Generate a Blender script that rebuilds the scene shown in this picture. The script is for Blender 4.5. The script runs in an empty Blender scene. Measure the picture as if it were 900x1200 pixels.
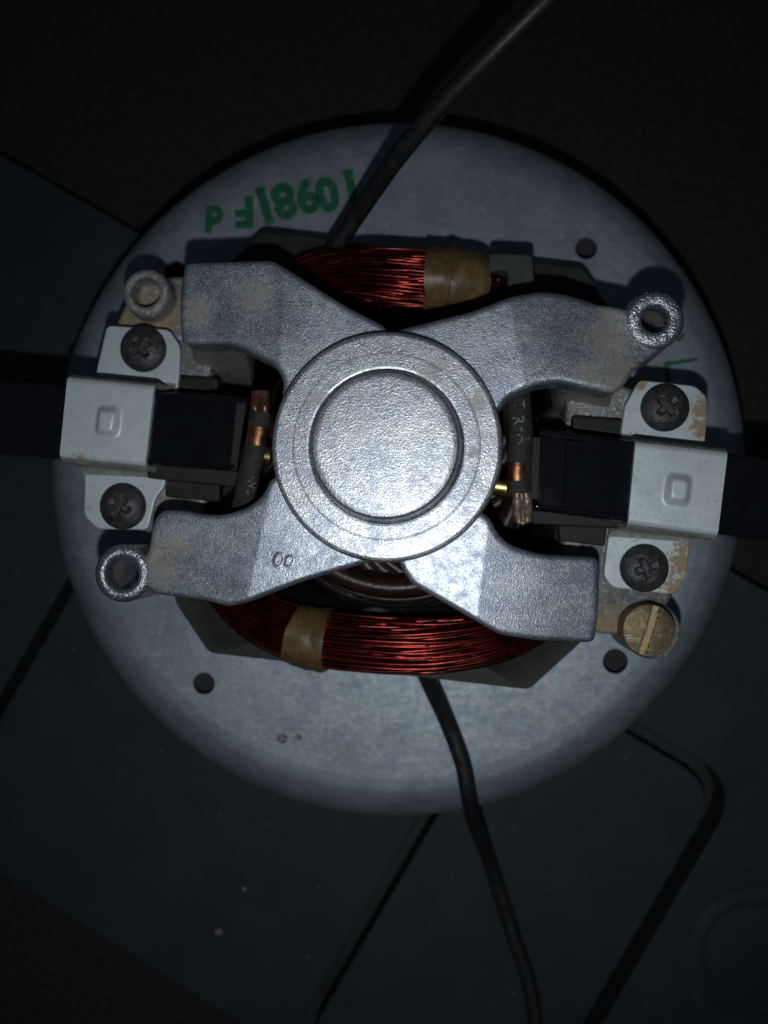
import bpy, bmesh, math, random
from mathutils import Vector, Matrix, Quaternion, noise
from mathutils.geometry import delaunay_2d_cdt
R = math.radians
random.seed(7)
sc = bpy.context.scene
col = sc.collection

# ------------------------------------------------------------------ camera, ambient, flash
# working unit in this script: millimetres, z = 0 on the top of the fan housing; MM turns them into metres
MM = 0.001
ZB = 25.0                       # fan housing height: the tray surface lies at z = -25 mm
F = 1113.0                      # focal length in pixels of the 900 x 1200 photograph
H = 200.0                       # lens height above the fan housing
dc = Vector((65, -30, -F)).normalized()          # straight down, seen from the camera
ROT = dc.rotation_difference(Vector((0, 0, -1)))
w0 = ROT @ Vector((468 - 450, -(549 - 600), -F))
CAM = -w0 * (H / -w0.z)
cd = bpy.data.cameras.new('camera'); cam = bpy.data.objects.new('camera', cd); col.objects.link(cam)
cam.rotation_mode = 'QUATERNION'; cam.rotation_quaternion = ROT
cam.location = (CAM + Vector((0, 0, ZB))) * MM
cd.sensor_fit = 'VERTICAL'; cd.sensor_height = 24; cd.sensor_width = 18
cd.lens = F / 1200 * 24
cd.clip_start = 0.002; cd.clip_end = 20
cd.dof.use_dof = True; cd.dof.focus_distance = 0.160; cd.dof.aperture_fstop = 9.5
sc.camera = cam

wd = bpy.data.worlds.new('World'); sc.world = wd; wd.use_nodes = True
bg = wd.node_tree.nodes['Background']
bg.inputs[0].default_value = (0.52, 0.72, 1.0, 1); bg.inputs[1].default_value = 0.030

ld = bpy.data.lights.new('phone_flash', 'SPOT'); flash = bpy.data.objects.new('phone_flash', ld); col.objects.link(flash)
ld.energy = 0.54; ld.color = (0.88, 0.95, 1.0); ld.shadow_soft_size = 0.0016
ld.spot_size = R(100); ld.spot_blend = 1.0
flash.rotation_mode = 'QUATERNION'; flash.rotation_quaternion = ROT
flash.location = (CAM + ROT @ Vector((-1.0, -20, 0)) + Vector((0, 0, ZB))) * MM

sc.view_settings.view_transform = 'Standard'; sc.view_settings.look = 'None'
sc.view_settings.exposure = 0; sc.view_settings.gamma = 1
sc.render.engine = 'CYCLES'

def at(px, py, z):
    """point at height z (mm) that lies in the direction of a photograph pixel"""
    w = ROT @ Vector((px - 450, -(py - 600), -F))
    return CAM + w * ((z - CAM.z) / w.z)
def P2(pts, z): return [at(x, y, z).to_2d() for x, y in pts]

# ------------------------------------------------------------------ materials
def nodes(name):
    m = bpy.data.materials.new(name); m.use_nodes = True
    nt = m.node_tree; b = nt.nodes['Principled BSDF']
    return m, nt, b
def N(nt, t, **k):
    n = nt.nodes.new(t)
    for a, v in k.items():
        if a in ('loc',): continue
        setattr(n, a, v)
    return n
def texco(nt):
    g = nt.nodes.new('ShaderNodeNewGeometry')       # position: true surface coordinates in metres
    return g.outputs['Position']
def noise_tex(nt, scale, detail=3, rough=.55, vec=None):
    n = nt.nodes.new('ShaderNodeTexNoise'); n.inputs['Scale'].default_value = scale
    n.inputs['Detail'].default_value = detail; n.inputs['Roughness'].default_value = rough
    nt.links.new(vec or texco(nt), n.inputs['Vector']); return n.outputs['Fac']
def ramp(nt, fac, stops):
    r = nt.nodes.new('ShaderNodeValToRGB'); e = r.color_ramp.elements
    while len(e) < len(stops): e.new(0.5)
    for i, (p, c) in enumerate(stops):
        e[i].position = p; e[i].color = c if len(c) == 4 else (*c, 1)
    nt.links.new(fac, r.inputs[0]); return r.outputs[0]
def math_n(nt, op, a, b=None, clamp=False):
    n = nt.nodes.new('ShaderNodeMath'); n.operation = op; n.use_clamp = clamp
    for i, v in enumerate((a, b)):
        if v is None: continue
        if isinstance(v, (int, float)): n.inputs[i].default_value = v
        else: nt.links.new(v, n.inputs[i])
    return n.outputs[0]
def mix(nt, fac, a, b):
    n = nt.nodes.new('ShaderNodeMix'); n.data_type = 'RGBA'
    for s, v in ((n.inputs[0], fac), (n.inputs[6], a), (n.inputs[7], b)):
        if isinstance(v, (int, float)): s.default_value = v
        elif isinstance(v, tuple): s.default_value = (*v, 1) if len(v) == 3 else v
        else: nt.links.new(v, s)
    return n.outputs[2]
def bump(nt, b, h, dist, strength=1.0):
    n = nt.nodes.new('ShaderNodeBump'); n.inputs['Distance'].default_value = dist; n.inputs['Strength'].default_value = strength
    nt.links.new(h, n.inputs['Height']); nt.links.new(n.outputs[0], b.inputs['Normal'])
def blot(nt, points, edge_scale=1400, amount=1.0):
    """mask of stains: irregular patches of their own at the given points ((x,y,z) mm, radius mm)"""
    pos = texco(nt); wob = noise_tex(nt, edge_scale, 5, .65, pos); out = None
    for (p, rad) in points:
        v = nt.nodes.new('ShaderNodeVectorMath'); v.operation = 'DISTANCE'
        nt.links.new(pos, v.inputs[0]); v.inputs[1].default_value = (p[0]*MM, p[1]*MM, (p[2]+ZB)*MM)
        d = math_n(nt, 'DIVIDE', v.outputs['Value'], rad*MM)
        d = math_n(nt, 'SUBTRACT', 1.0, d, True)
        d = math_n(nt, 'ADD', d, math_n(nt, 'MULTIPLY', math_n(nt, 'SUBTRACT', wob, .5), 2.6))
        d = math_n(nt, 'MULTIPLY', math_n(nt, 'SUBTRACT', d, .15), 2.1, True)
        v2 = math_n(nt, 'MULTIPLY', math_n(nt, 'SUBTRACT', 1.0, math_n(nt, 'DIVIDE', v.outputs['Value'], rad*1.35*MM), True), 2.5, True)
        d = math_n(nt, 'MULTIPLY', d, v2)
        out = d if out is None else math_n(nt, 'MAXIMUM', out, d)
    return math_n(nt, 'MULTIPLY', out, amount)
def setv(b, **k):
    for a, v in k.items():
        b.inputs[{'rough': 'Roughness', 'metal': 'Metallic', 'spec': 'Specular IOR Level', 'coat': 'Coat Weight', 'coatr': 'Coat Roughness'}.get(a, a)].default_value = v

def cast_metal(name, dark, light, stains=(), stain_col=(0.20, 0.145, 0.075), metal=.82, rough=(.29, .52), grain=3800, bd=.00006, stain_amt=.5, speck=.5, fleck=.4, sparkle=.34, blue=.3, scratch=.55, patch=.6):
    m, nt, b = nodes(name)
    pos = texco(nt)
    n1 = noise_tex(nt, 120, 6, .7, pos); n2 = noise_tex(nt, grain, 2, .6, pos); n3 = noise_tex(nt, 600, 5, .7, pos)
    c = ramp(nt, n1, [(.34, dark), (.66, light)])
    c = mix(nt, ramp(nt, n3, [(.35, (0, 0, 0)), (.75, (fleck,)*3)]), c, tuple(min(1, v*1.35) for v in light))
    c = mix(nt, ramp(nt, n2, [(.30, (speck,)*3), (.42, (0, 0, 0))]), c, tuple(v*.35 for v in dark))
    vo = nt.nodes.new('ShaderNodeTexVoronoi'); vo.inputs['Scale'].default_value = grain; nt.links.new(pos, vo.inputs['Vector'])
    sep = nt.nodes.new('ShaderNodeSeparateColor'); nt.links.new(vo.outputs['Color'], sep.inputs[0])
    c = mix(nt, math_n(nt, 'MULTIPLY', ramp(nt, sep.outputs[0], [(.0, (1, 1, 1)), (.45, (0, 0, 0))]), sparkle*.75), c, tuple(v*.3 for v in dark))
    c = mix(nt, math_n(nt, 'MULTIPLY', ramp(nt, sep.outputs[0], [(.72, (0, 0, 0)), (1, (1, 1, 1))]), sparkle), c, (.92, .93, .95))  # glints put into the colour: random grains turned near white
    for k_, (ang_, sx, sy, lo) in enumerate(((22, 170, 5200, .66), (-38, 150, 4600, .68), (80, 130, 4200, .68))):
        mp = nt.nodes.new('ShaderNodeMapping'); mp.inputs['Rotation'].default_value = (0, 0, R(ang_)); mp.inputs['Scale'].default_value = (sx, sy, 60)
        nt.links.new(pos, mp.inputs['Vector']); sn = noise_tex(nt, 1.0, 2, .5, mp.outputs[0])
        c = mix(nt, math_n(nt, 'MULTIPLY', ramp(nt, sn, [(lo, (0, 0, 0)), (lo+.05, (1, 1, 1))]), scratch), c, (.85, .86, .88))
    big_ = noise_tex(nt, 48, 4, .6, pos)
    c = mix(nt, ramp(nt, big_, [(.38, (patch,)*3), (.52, (0, 0, 0))]), c, tuple(v*.55 for v in dark))
    c = mix(nt, ramp(nt, big_, [(.53, (0, 0, 0)), (.68, (.4,)*3)]), c, tuple(min(1, v*1.25) for v in light))
    scf = noise_tex(nt, 330, 6, .75, pos)
    c = mix(nt, ramp(nt, scf, [(.60, (0, 0, 0)), (.70, (scratch*.7,)*3)]), c, (.72, .73, .75))
    nb_ = noise_tex(nt, 210, 4, .6, pos)
    c = mix(nt, ramp(nt, nb_, [(.45, (0, 0, 0)), (.62, (blue,)*3)]), c, tuple(v*k for v, k in zip(dark, (.5, .62, .88))))
    met = nt.nodes.new('ShaderNodeValue'); met.outputs[0].default_value = metal; metal_o = met.outputs[0]
    r = ramp(nt, n3, [(.3, (rough[1],)*3), (.7, (rough[0],)*3)])
    if stains:
        s = blot(nt, stains, 1300, stain_amt)
        c = mix(nt, s, c, mix(nt, n2, stain_col, tuple(v*1.6 for v in stain_col)))
        metal_o = math_n(nt, 'MULTIPLY', metal_o, math_n(nt, 'SUBTRACT', 1.0, s))
        r = mix(nt, s, r, (.8, .8, .8))
    nt.links.new(c, b.inputs['Base Color']); nt.links.new(metal_o, b.inputs['Metallic']); nt.links.new(r, b.inputs['Roughness'])
    h = math_n(nt, 'ADD', math_n(nt, 'ADD', n2, math_n(nt, 'MULTIPLY', sep.outputs[1], sparkle)), math_n(nt, 'MULTIPLY', n3, .5))
    bump(nt, b, h, bd, 1.0)
    return m
def simple(name, c0, c1, rough=.5, metal=0., scale=300, bscale=1500, bd=.00004, spec=.5, rvar=.1):
    m, nt, b = nodes(name); pos = texco(nt)
    n1 = noise_tex(nt, scale, 5, .65, pos); n2 = noise_tex(nt, bscale, 3, .6, pos)
    nt.links.new(ramp(nt, n1, [(.3, c0), (.7, c1)]), b.inputs['Base Color'])
    nt.links.new(ramp(nt, n1, [(.25, (max(0, rough-rvar),)*3), (.75, (min(1, rough+rvar),)*3)]), b.inputs['Roughness'])
    setv(b, metal=metal, spec=spec); bump(nt, b, n2, bd)
    return m

def px3(x, y, z): return tuple(at(x, y, z))
M = {}
M['frame'] = cast_metal('die_cast_frame', (.27, .29, .325), (.46, .485, .525), stains=[
    (px3(185, 665, 41), 6.5), (px3(178, 640, 41), 4), (px3(205, 640, 42), 4), (px3(712, 400, 41), 6), (px3(722, 440, 41), 6), (px3(690, 440, 41), 4),
    (px3(715, 365, 41), 4), (px3(300, 350, 42), 5), (px3(235, 365, 41), 4), (px3(770, 378, 36), 5.5), (px3(145, 676, 35), 5.5),
    (px3(270, 425, 25), 13), (px3(690, 475, 25), 13)])
M['hub'] = cast_metal('machined_cast_hub', (.37, .38, .395), (.54, .55, .56), stains=[
    (px3(505, 435, 47), 3), (px3(560, 470, 47), 2.6), (px3(375, 470, 47), 2.2), (px3(556, 530, 47), 1.6), (px3(480, 660, 44), 2)],
    stain_col=(.26, .25, .19), metal=.85, rough=(.28, .48), stain_amt=.4, blue=.3)
M['yoke'] = cast_metal('dusty_cast_yoke', (.15, .145, .14), (.26, .25, .24), stains=[
    (px3(150, 380, 22), 6), (px3(195, 370, 22), 7), (px3(180, 360, 22), 6), (px3(172, 365, 25), 4), (px3(712, 735, 22), 7)],
    stain_col=(.21, .15, .075), metal=.4, rough=(.5, .75), grain=1800, stain_amt=.85, sparkle=.35, blue=.2)
M['rim'] = cast_metal('bruised_bare_rim', (.30, .31, .33), (.50, .51, .53), metal=.9, rough=(.25, .42), bd=.0002, grain=2600, sparkle=.3, blue=.15)
M['plate'] = cast_metal('dull_aluminium', (.205, .231, .250), (.285, .315, .335), metal=.6, rough=(.46, .60), grain=1200, bd=.000025, speck=.0, fleck=.3, sparkle=.08, blue=.2, scratch=.2, patch=.15)
M['inside'] = simple('dark_inside', (.012, .0125, .013), (.026, .027, .028), .8)  # depth shade put into the colour, so the screw holes look deeper

m, nt, b = nodes('zinc_plated_clamp'); pos = texco(nt)
n1 = noise_tex(nt, 260, 5, .7, pos); n2 = noise_tex(nt, 1500, 3, .6, pos)
c = ramp(nt, n1, [(.3, (.44, .49, .50)), (.7, (.60, .65, .655))])
c = mix(nt, ramp(nt, n2, [(.27, (.8, .8, .8)), (.37, (0, 0, 0))]), c, (.16, .165, .15))
s = blot(nt, [(px3(824, 480, 28), 3.4), (px3(822, 500, 28), 3.2), (px3(800, 660, 28), 4.2), (px3(792, 690, 28), 3.6), (px3(806, 640, 29), 3),
              (px3(94, 537, 36.5), 1.7), (px3(724, 636, 30), 2.2), (px3(785, 638, 31), 3), (px3(160, 553, 33), 4), (px3(752, 450, 28), 1.6)], 1100, .9)
c = mix(nt, s, c, mix(nt, n2, (.25, .165, .075), (.42, .31, .17)))
nt.links.new(c, b.inputs['Base Color']); setv(b, metal=.25, rough=.5)
nt.links.new(mix(nt, s, ramp(nt, n1, [(.3, (.55,)*3), (.7, (.42,)*3)]), (.9, .9, .9)), b.inputs['Roughness'])
bump(nt, b, math_n(nt, 'ADD', n1, n2), .00003); M['clamp'] = m

M['clamp_bend'] = simple('olive_zinc_bend', (.17, .165, .14), (.34, .345, .32), .6, .1, 500, 1200, .00006)  # darker olive-brown zinc for the walls between pad and flanges
M['plastic'] = simple('black_bakelite', (.0036, .0040, .0048), (.0062, .0070, .0085), .12, 0, 200, 700, .000004, .6, .04)
M['plastic_dull'] = simple('dusty_black_bakelite', (.007, .007, .0065), (.026, .025, .021), .6, 0, 500, 1400, .00006, .25)
M['screw'] = simple('black_oxide_screw', (.018, .018, .019), (.06, .06, .062), .5, .3, 420, 1100, .00015, .5, .12)
M['bolt'] = cast_metal('tarnished_brass_bolt', (.15, .11, .055), (.27, .20, .10), metal=.45, rough=(.45, .7), grain=1300, bd=.00008, sparkle=.06, speck=.4, fleck=.15, blue=.2)
M['bolt_slot'] = simple('rust_in_slot', (.36, .24, .12), (.55, .40, .24), .8, 0, 900, 1500, .0001)
M['copper'] = simple('bright_copper', (.52, .22, .10), (.72, .34, .17), .25, 1., 500, 1500, .00001)
M['crimp'] = simple('oxidised_copper', (.09, .04, .028), (.22, .105, .07), .35, .6, 700, 1500, .00008)
M['crimp_pale'] = simple('tinned_copper', (.14, .09, .065), (.30, .22, .17), .4, .5, 800, 1500, .00008)
M['brass'] = simple('brass', (.55, .40, .10), (.72, .55, .18), .3, 1., 400, 1200, .00002)
M['sleeve'] = simple('grey_fibre_sleeve', (.015, .015, .015), (.038, .038, .036), .65, 0, 700, 2000, .00012, .2)
M['ink_grey'] = simple('pale_print', (.11, .115, .12), (.20, .20, .20), .7, 0, 1200)
m, nt, b = nodes('green_ink'); pos = texco(nt)
n1 = noise_tex(nt, 700, 4, .7, pos)
nt.links.new(ramp(nt, n1, [(.3, (.003, .075, .034)), (.7, (.008, .14, .062))]), b.inputs['Base Color']); setv(b, rough=.6)
tr = nt.nodes.new('ShaderNodeBsdfTransparent'); mx = nt.nodes.new('ShaderNodeMixShader')
nt.links.new(ramp(nt, noise_tex(nt, 1300, 5, .75, pos), [(.30, (.5,)*3), (.5, (.04,)*3)]), mx.inputs[0])
nt.links.new(b.outputs[0], mx.inputs[1]); nt.links.new(tr.outputs[0], mx.inputs[2]); nt.links.new(mx.outputs[0], nt.nodes['Material Output'].inputs[0])
M['ink'] = m
m, nt, b = nodes('grey_smudge'); pos = texco(nt); b.inputs['Base Color'].default_value = (.05, .055, .06, 1); setv(b, rough=.7)
tr = nt.nodes.new('ShaderNodeBsdfTransparent'); mx = nt.nodes.new('ShaderNodeMixShader')
nt.links.new(ramp(nt, noise_tex(nt, 900, 4, .7, pos), [(.35, (.35,)*3), (.6, (.95,)*3)]), mx.inputs[0])
nt.links.new(b.outputs[0], mx.inputs[1]); nt.links.new(tr.outputs[0], mx.inputs[2]); nt.links.new(mx.outputs[0], nt.nodes['Material Output'].inputs[0])
M['dirt'] = m
m, nt, b = nodes('red_enamel_wire'); pos = texco(nt)
nt.links.new(ramp(nt, noise_tex(nt, 350, 4, .6, pos), [(.3, (.026, .005, .004)), (.7, (.19, .019, .014))]), b.inputs['Base Color'])
setv(b, metal=.9, rough=.22); M['enamel'] = m
M['coil_core'] = simple('dark_varnish', (.010, .003, .003), (.028, .007, .007), .6, 0, 500, 1200, .00005, .2)
M['tape'] = simple('varnished_paper_tape', (.075, .044, .016), (.15, .088, .034), .45, 0, 300, 900, .0001)
M['stator'] = simple('varnished_laminations', (.014, .0155, .013), (.036, .038, .031), .55, .1, 180, 1300, .00006, .2)
M['tab'] = simple('grey_fish_paper', (.035, .037, .036), (.065, .068, .065), .65, 0, 300, 1200, .00005, .2)
M['wind_dark'] = simple('varnished_armature', (.016, .008, .006), (.05, .024, .018), .4, .2, 300, 900, .0001)
M['commutator'] = simple('commutator', (.02, .02, .021), (.10, .10, .105), .35, .7, 900, 900, .0002)
M['rubber'] = simple('black_wire_jacket', (.006, .0064, .007), (.016, .0155, .015), .48, 0, 700, 1500, .00005)
m, nt, b = nodes('dark_moulded_plastic'); pos = texco(nt)
n1 = noise_tex(nt, 60, 5, .65, pos); n2 = noise_tex(nt, 1700, 3, .6, pos)
c = ramp(nt, n1, [(.3, (.020, .0238, .0255)), (.7, (.028, .0325, .0345))])
c = mix(nt, ramp(nt, noise_tex(nt, 420, 2, .4, pos), [(.735, (0, 0, 0)), (.76, (.5,)*3)]), c, (.11, .11, .105))
c = mix(nt, ramp(nt, noise_tex(nt, 35, 6, .75, pos), [(.56, (0, 0, 0)), (.75, (.22,)*3)]), c, (.06, .064, .066))
nt.links.new(c, b.inputs['Base Color']); setv(b, rough=.55, spec=.22); bump(nt, b, n2, .00009); M['tray'] = m
M['carpet'] = simple('dark_carpet', (.015, .0145, .013), (.040, .0375, .034), .95, 0, 700, 420, .0012, .1)
M['crumb'] = simple('pale_crumb', (.16, .13, .11), (.25, .21, .18), .8)

# ------------------------------------------------------------------ mesh helpers (millimetres in, metres out)
def mesh_obj(name, V, Fc, mat, parent=None, angle=38, smooth=True, mi=None):
    me = bpy.data.meshes.new(name)
    me.from_pydata([((v[0])*MM, (v[1])*MM, (v[2]+ZB)*MM) for v in V], [], Fc)
    mats = mat if isinstance(mat, (list, tuple)) else [mat]
    for k in mats: me.materials.append(M[k])
    if mi: me.polygons.foreach_set('material_index', mi)
    bm = bmesh.new(); bm.from_mesh(me); bmesh.ops.remove_doubles(bm, verts=bm.verts, dist=1e-6) if len(V) < 60000 else None; bmesh.ops.recalc_face_normals(bm, faces=bm.faces); bm.to_mesh(me); bm.free()
    if smooth:
        me.polygons.foreach_set('use_smooth', [True]*len(me.polygons)); me.set_sharp_from_angle(angle=R(angle))
    o = bpy.data.objects.new(name, me); col.objects.link(o)
    if parent: o.parent = parent
    return o
class MB:
    def __init__(s): s.V = []; s.F = []
    def add(s, vf):
        V, Fc = vf; k = len(s.V); s.V += [tuple(v) for v in V]; s.F += [tuple(i+k for i in f) for f in Fc]; return s
    def obj(s, name, mat, parent=None, **k): return mesh_obj(name, s.V, s.F, mat, parent, **k)
def area2(p): return sum(p[i][0]*p[(i+1) % len(p)][1]-p[(i+1) % len(p)][0]*p[i][1] for i in range(len(p)))
def fillet(p, r, n=5):
    p = [Vector(q) for q in p]
    if area2(p) < 0: p = p[::-1]; r = r[::-1] if isinstance(r, list) else r
    out = []
    for i, c in enumerate(p):
        a, b_ = p[i-1], p[(i+1) % len(p)]
        rr = r[i] if isinstance(r, list) else r
        t = min(rr, (a-c).length*.49, (b_-c).length*.49)
        if t < 1e-3: out.append(c); continue
        s_, e_ = c+(a-c).normalized()*t, c+(b_-c).normalized()*t
        for k in range(n+1):
            u = k/n; out.append(s_*(1-u)**2+c*2*u*(1-u)+e_*u*u)
    return out
def inset(p, d):
    out = []
    n = len(p)
    for i in range(n):
        a = (p[i]-p[i-1]); b_ = (p[(i+1) % n]-p[i])
        a = a.normalized() if a.length > 1e-9 else b_.normalized(); b_ = b_.normalized() if b_.length > 1e-9 else a
        n1 = Vector((-a.y, a.x)); n2 = Vector((-b_.y, b_.x)); m_ = n1+n2
        m_ = m_/max(.5, m_.length_squared)*2 if m_.length > 1e-6 else n1
        out.append(p[i]+m_*d)
    return out
def slab(p, z0, z1, bev=.6, nb=4, bot=True, draft=0., grid=2.5):
    """extruded outline with a rounded upper edge"""
    p = [Vector(q) for q in p]
    if area2(p) < 0: p = p[::-1]
    rings = [(inset(p, -draft) if draft else p, z0)]
    for k in range(nb+1):
        a = math.pi/2*k/nb
        rings.append((inset(p, bev*(1-math.cos(a))), z1-bev+bev*math.sin(a)))
    rings.append((inset(p, bev+.03), z1)); rings.insert(1, (p, z1-bev-.03)) if z1-bev-.03 > z0 else None
    V = []; Fc = []; n = len(p)
    for q, z in rings: V += [(v.x, v.y, z) for v in q]
    for j in range(len(rings)-1):
        for i in range(n):
            k = (i+1) % n; Fc.append((j*n+i, j*n+k, (j+1)*n+k, (j+1)*n+i))
    last = rings[-1][0]
    if n > 12 and grid:                       # cap as a fine triangulation: no long slivers
        x0 = min(v.x for v in last); x1 = max(v.x for v in last); y0 = min(v.y for v in last); y1 = max(v.y for v in last)
        g = max(grid, max(x1-x0, y1-y0)/40); pts = list(last); y = y0+g*.5
        while y < y1:
            x = x0+g*.5
            while x < x1:
                pts.append(Vector((x, y))); x += g
            y += g
        rv, _, rf = delaunay_2d_cdt(pts, [(i, (i+1) % n) for i in range(n)], [], 1, 1e-7)[:3]
        k = len(V); V += [(v.x, v.y, z1) for v in rv]; Fc += [tuple(i+k for i in f) for f in rf]
    else: Fc.append(tuple(range((len(rings)-1)*n, len(rings)*n)))
    if bot: Fc.append(tuple(range(n-1, -1, -1)))
    return V, Fc
def lathe(prof, c=(0, 0), n=64, close=False):
    V = []; Fc = []; m_ = len(prof)
    for i in range(n):
        a = 2*math.pi*i/n
        for r, z in prof: V.append((c[0]+r*math.cos(a), c[1]+r*math.sin(a), z))
    for i in range(n):
        k = (i+1) % n
        for j in range(m_ if close else m_-1):
            l = (j+1) % m_; Fc.append((i*m_+j, k*m_+j, k*m_+l, i*m_+l))
    if not close:
        if prof[0][0] > 0.01 : Fc.append(tuple(i*m_ for i in range(n-1, -1, -1)))
        if prof[-1][0] > 0.01: Fc.append(tuple(i*m_+m_-1 for i in range(n)))
    return V, Fc
def spline(pts, n=10):
    pts = [Vector(p) for p in pts]; out = []
    q = [pts[0]*2-pts[1]]+pts+[pts[-1]*2-pts[-2]]
    for i in range(1, len(q)-2):
        for k in range(n):
            t = k/n; a, b_, c, d = q[i-1:i+3]
            out.append(.5*((2*b_)+(c-a)*t+(2*a-5*b_+4*c-d)*t*t+(3*b_-a-3*c+d)*t**3))
    out.append(pts[-1]); return out
def frames(path):
    fr = []
    for i, p in enumerate(path):
        t = (path[min(i+1, len(path)-1)]-path[max(i-1, 0)]).normalized()
        s_ = t.cross(Vector((0, 0, 1)))
        s_ = s_.normalized() if s_.length > 1e-4 else (fr[-1][1] if fr else Vector((1, 0, 0)))
        if fr and s_.dot(fr[-1][1]) < 0: s_ = -s_
        fr.append((t, s_, s_.cross(t)))
    return fr
def tube(path, rs, n=12, flat=1.0, cap=True):
    """round section swept along a path; flat scales its height"""
    fr = frames(path); V = []; Fc = []
    for i, p in enumerate(path):
        r = rs[i] if isinstance(rs, (list, tuple)) else rs
        for k in range(n):
            a = 2*math.pi*k/n; V.append(p+fr[i][1]*r*math.cos(a)+fr[i][2]*r*flat*math.sin(a))
    for i in range(len(path)-1):
        for k in range(n):
            l = (k+1) % n; Fc.append((i*n+k, i*n+l, (i+1)*n+l, (i+1)*n+k))
    if cap: Fc.append(tuple(range(n-1, -1, -1))); Fc.append(tuple(range((len(path)-1)*n, len(path)*n)))
    return V, Fc
def box_pts(q4, z0, z1, bev=.3, r=.4): return slab(fillet(q4, r, 3), z0, z1, bev, 3)
def remesh(mb, voxel, smooth_it):
    me = bpy.data.meshes.new('tmp'); me.from_pydata(mb.V, [], mb.F)
    bm = bmesh.new(); bm.from_mesh(me); bmesh.ops.remove_doubles(bm, verts=bm.verts, dist=1e-3); bmesh.ops.recalc_face_normals(bm, faces=bm.faces); bm.to_mesh(me); bm.free()
    o = bpy.data.objects.new('tmp', me); col.objects.link(o)
    md = o.modifiers.new('r', 'REMESH'); md.mode = 'VOXEL'; md.voxel_size = voxel; md.use_smooth_shade = True
    ms = o.modifiers.new('s', 'SMOOTH'); ms.factor = .5; ms.iterations = smooth_it
    dg = bpy.context.evaluated_depsgraph_get(); ev = bpy.data.meshes.new_from_object(o.evaluated_get(dg))
    V = [tuple(v.co) for v in ev.vertices]; Fc = [tuple(p.vertices) for p in ev.polygons]
    bpy.data.objects.remove(o); bpy.data.meshes.remove(me); bpy.data.meshes.remove(ev)
    return V, Fc
def text_mesh(s, size, centre, ang, z, offset=0., squash=1.0):
    cu = bpy.data.curves.new('t', 'FONT'); cu.body = s; cu.size = size; cu.align_x = 'CENTER'; cu.align_y = 'CENTER'; cu.offset = offset; cu.resolution_u = 4
    o = bpy.data.objects.new('t', cu); col.objects.link(o)
    dg = bpy.context.evaluated_depsgraph_get(); me = bpy.data.meshes.new_from_object(o.evaluated_get(dg))
    xs = [v.co.x for v in me.vertices]; ys = [v.co.y for v in me.vertices]; cx = (min(xs)+max(xs))/2; cy = (min(ys)+max(ys))/2
    ca, sa = math.cos(ang), math.sin(ang); V = []
    for v in me.vertices:
        x, y = (v.co.x-cx)*squash, v.co.y-cy; V.append((centre[0]+x*ca-y*sa, centre[1]+x*sa+y*ca, z))
    Fc = [tuple(p.vertices) for p in me.polygons]
    bpy.data.objects.remove(o); bpy.data.curves.remove(cu); bpy.data.meshes.remove(me)
    return V, Fc

# ------------------------------------------------------------------ setting: carpet and moulded tray
gz = -38.0
V = []; Fc = []
n = 2
mesh_obj('carpet', [(-600, -600, gz), (600, -600, gz), (600, 600, gz), (-600, 600, gz)], [(0, 1, 2, 3)], 'carpet')['kind'] = 'structure'

zt = -ZB
O = at(0, 180, zt).to_2d(); E = (at(900, 693, zt).to_2d()-O); E.normalize(); Tn = Vector((E.y, -E.x))
def st(px, py): d = at(px, py, zt).to_2d()-O; return d.dot(E), d.dot(Tn)
def un(s, t): return O+E*s+Tn*t
tA = st(800, 897)[1]; s1 = st(40, 770)[0]; s2 = st(437, 1085)[0]; s3 = st(772, 1050)[0]; tmax = st(145, 1115)[1]
tray = bpy.data.objects.new('moulded_tray', None); col.objects.link(tray); tray.location = (0, 0, -13*MM)
def tray_part(name, pts, z0, z1, r, bev):
    mb = MB().add(slab(fillet([un(*p) for p in pts], r, 8), z0, z1, bev, 5))
    mb.V = [(x, y, z+13) for x, y, z in mb.V]
    return mb.obj(name, 'tray', tray)
big = -190, 330
tray_part('base', [(big[0]+1, 1), (big[1]-1, 1), (big[1]-1, tmax-1), (big[0]+1, tmax-1)], gz, -36, 4, .5)
tray_part('rim_panel', [(big[0], 0), (big[1], 0), (big[1], tmax), (s3+3.8, tmax), (s3+3.8, tA-3.0), (s1-2.8, tA-3.0), (s1-2.8, tmax), (big[0], tmax)], -36, zt-.4, [4, 4, 4, 4, 12, 6, 4, 4], .5)
tray_part('raised_panel', [(s1, tA), (s2-3.4, tA), (s2-3.4, tmax), (s1, tmax)], -36, zt-.3, 5, .5)
tray_part('raised_panel', [(s2, tA), (s3, tA), (s3, tmax), (s2, tmax)], -36, zt, 11, .6)
cc = at(885, 1120, zt); cr = (at(947, 1120, zt)-cc).length
mb = MB().add(lathe([(0, zt+.1), (cr-.9, zt+.1), (cr-.55, zt+.02), (cr-.45, zt-.2), (cr-.45, zt-.9)], cc, 72)); mb.V = [(x, y, z+13) for x, y, z in mb.V]
mb.obj('round_plug', 'tray', tray)
mb = MB().add(lathe([(cr+.3, zt-.6), (cr+.35, zt-.1), (cr+.6, zt+.05), (cr+1.2, zt-.05), (cr+3, zt-.41)], cc, 72)); mb.V = [(x, y, z+13) for x, y, z in mb.V]
mb.F = [f for f in mb.F if len(f) == 4]; mb.obj('plug_lip', 'tray', tray)
tray['label'] = 'dark grey moulded plastic tray with raised panels lying on carpet under the motor'; tray['category'] = 'tray'
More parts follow.
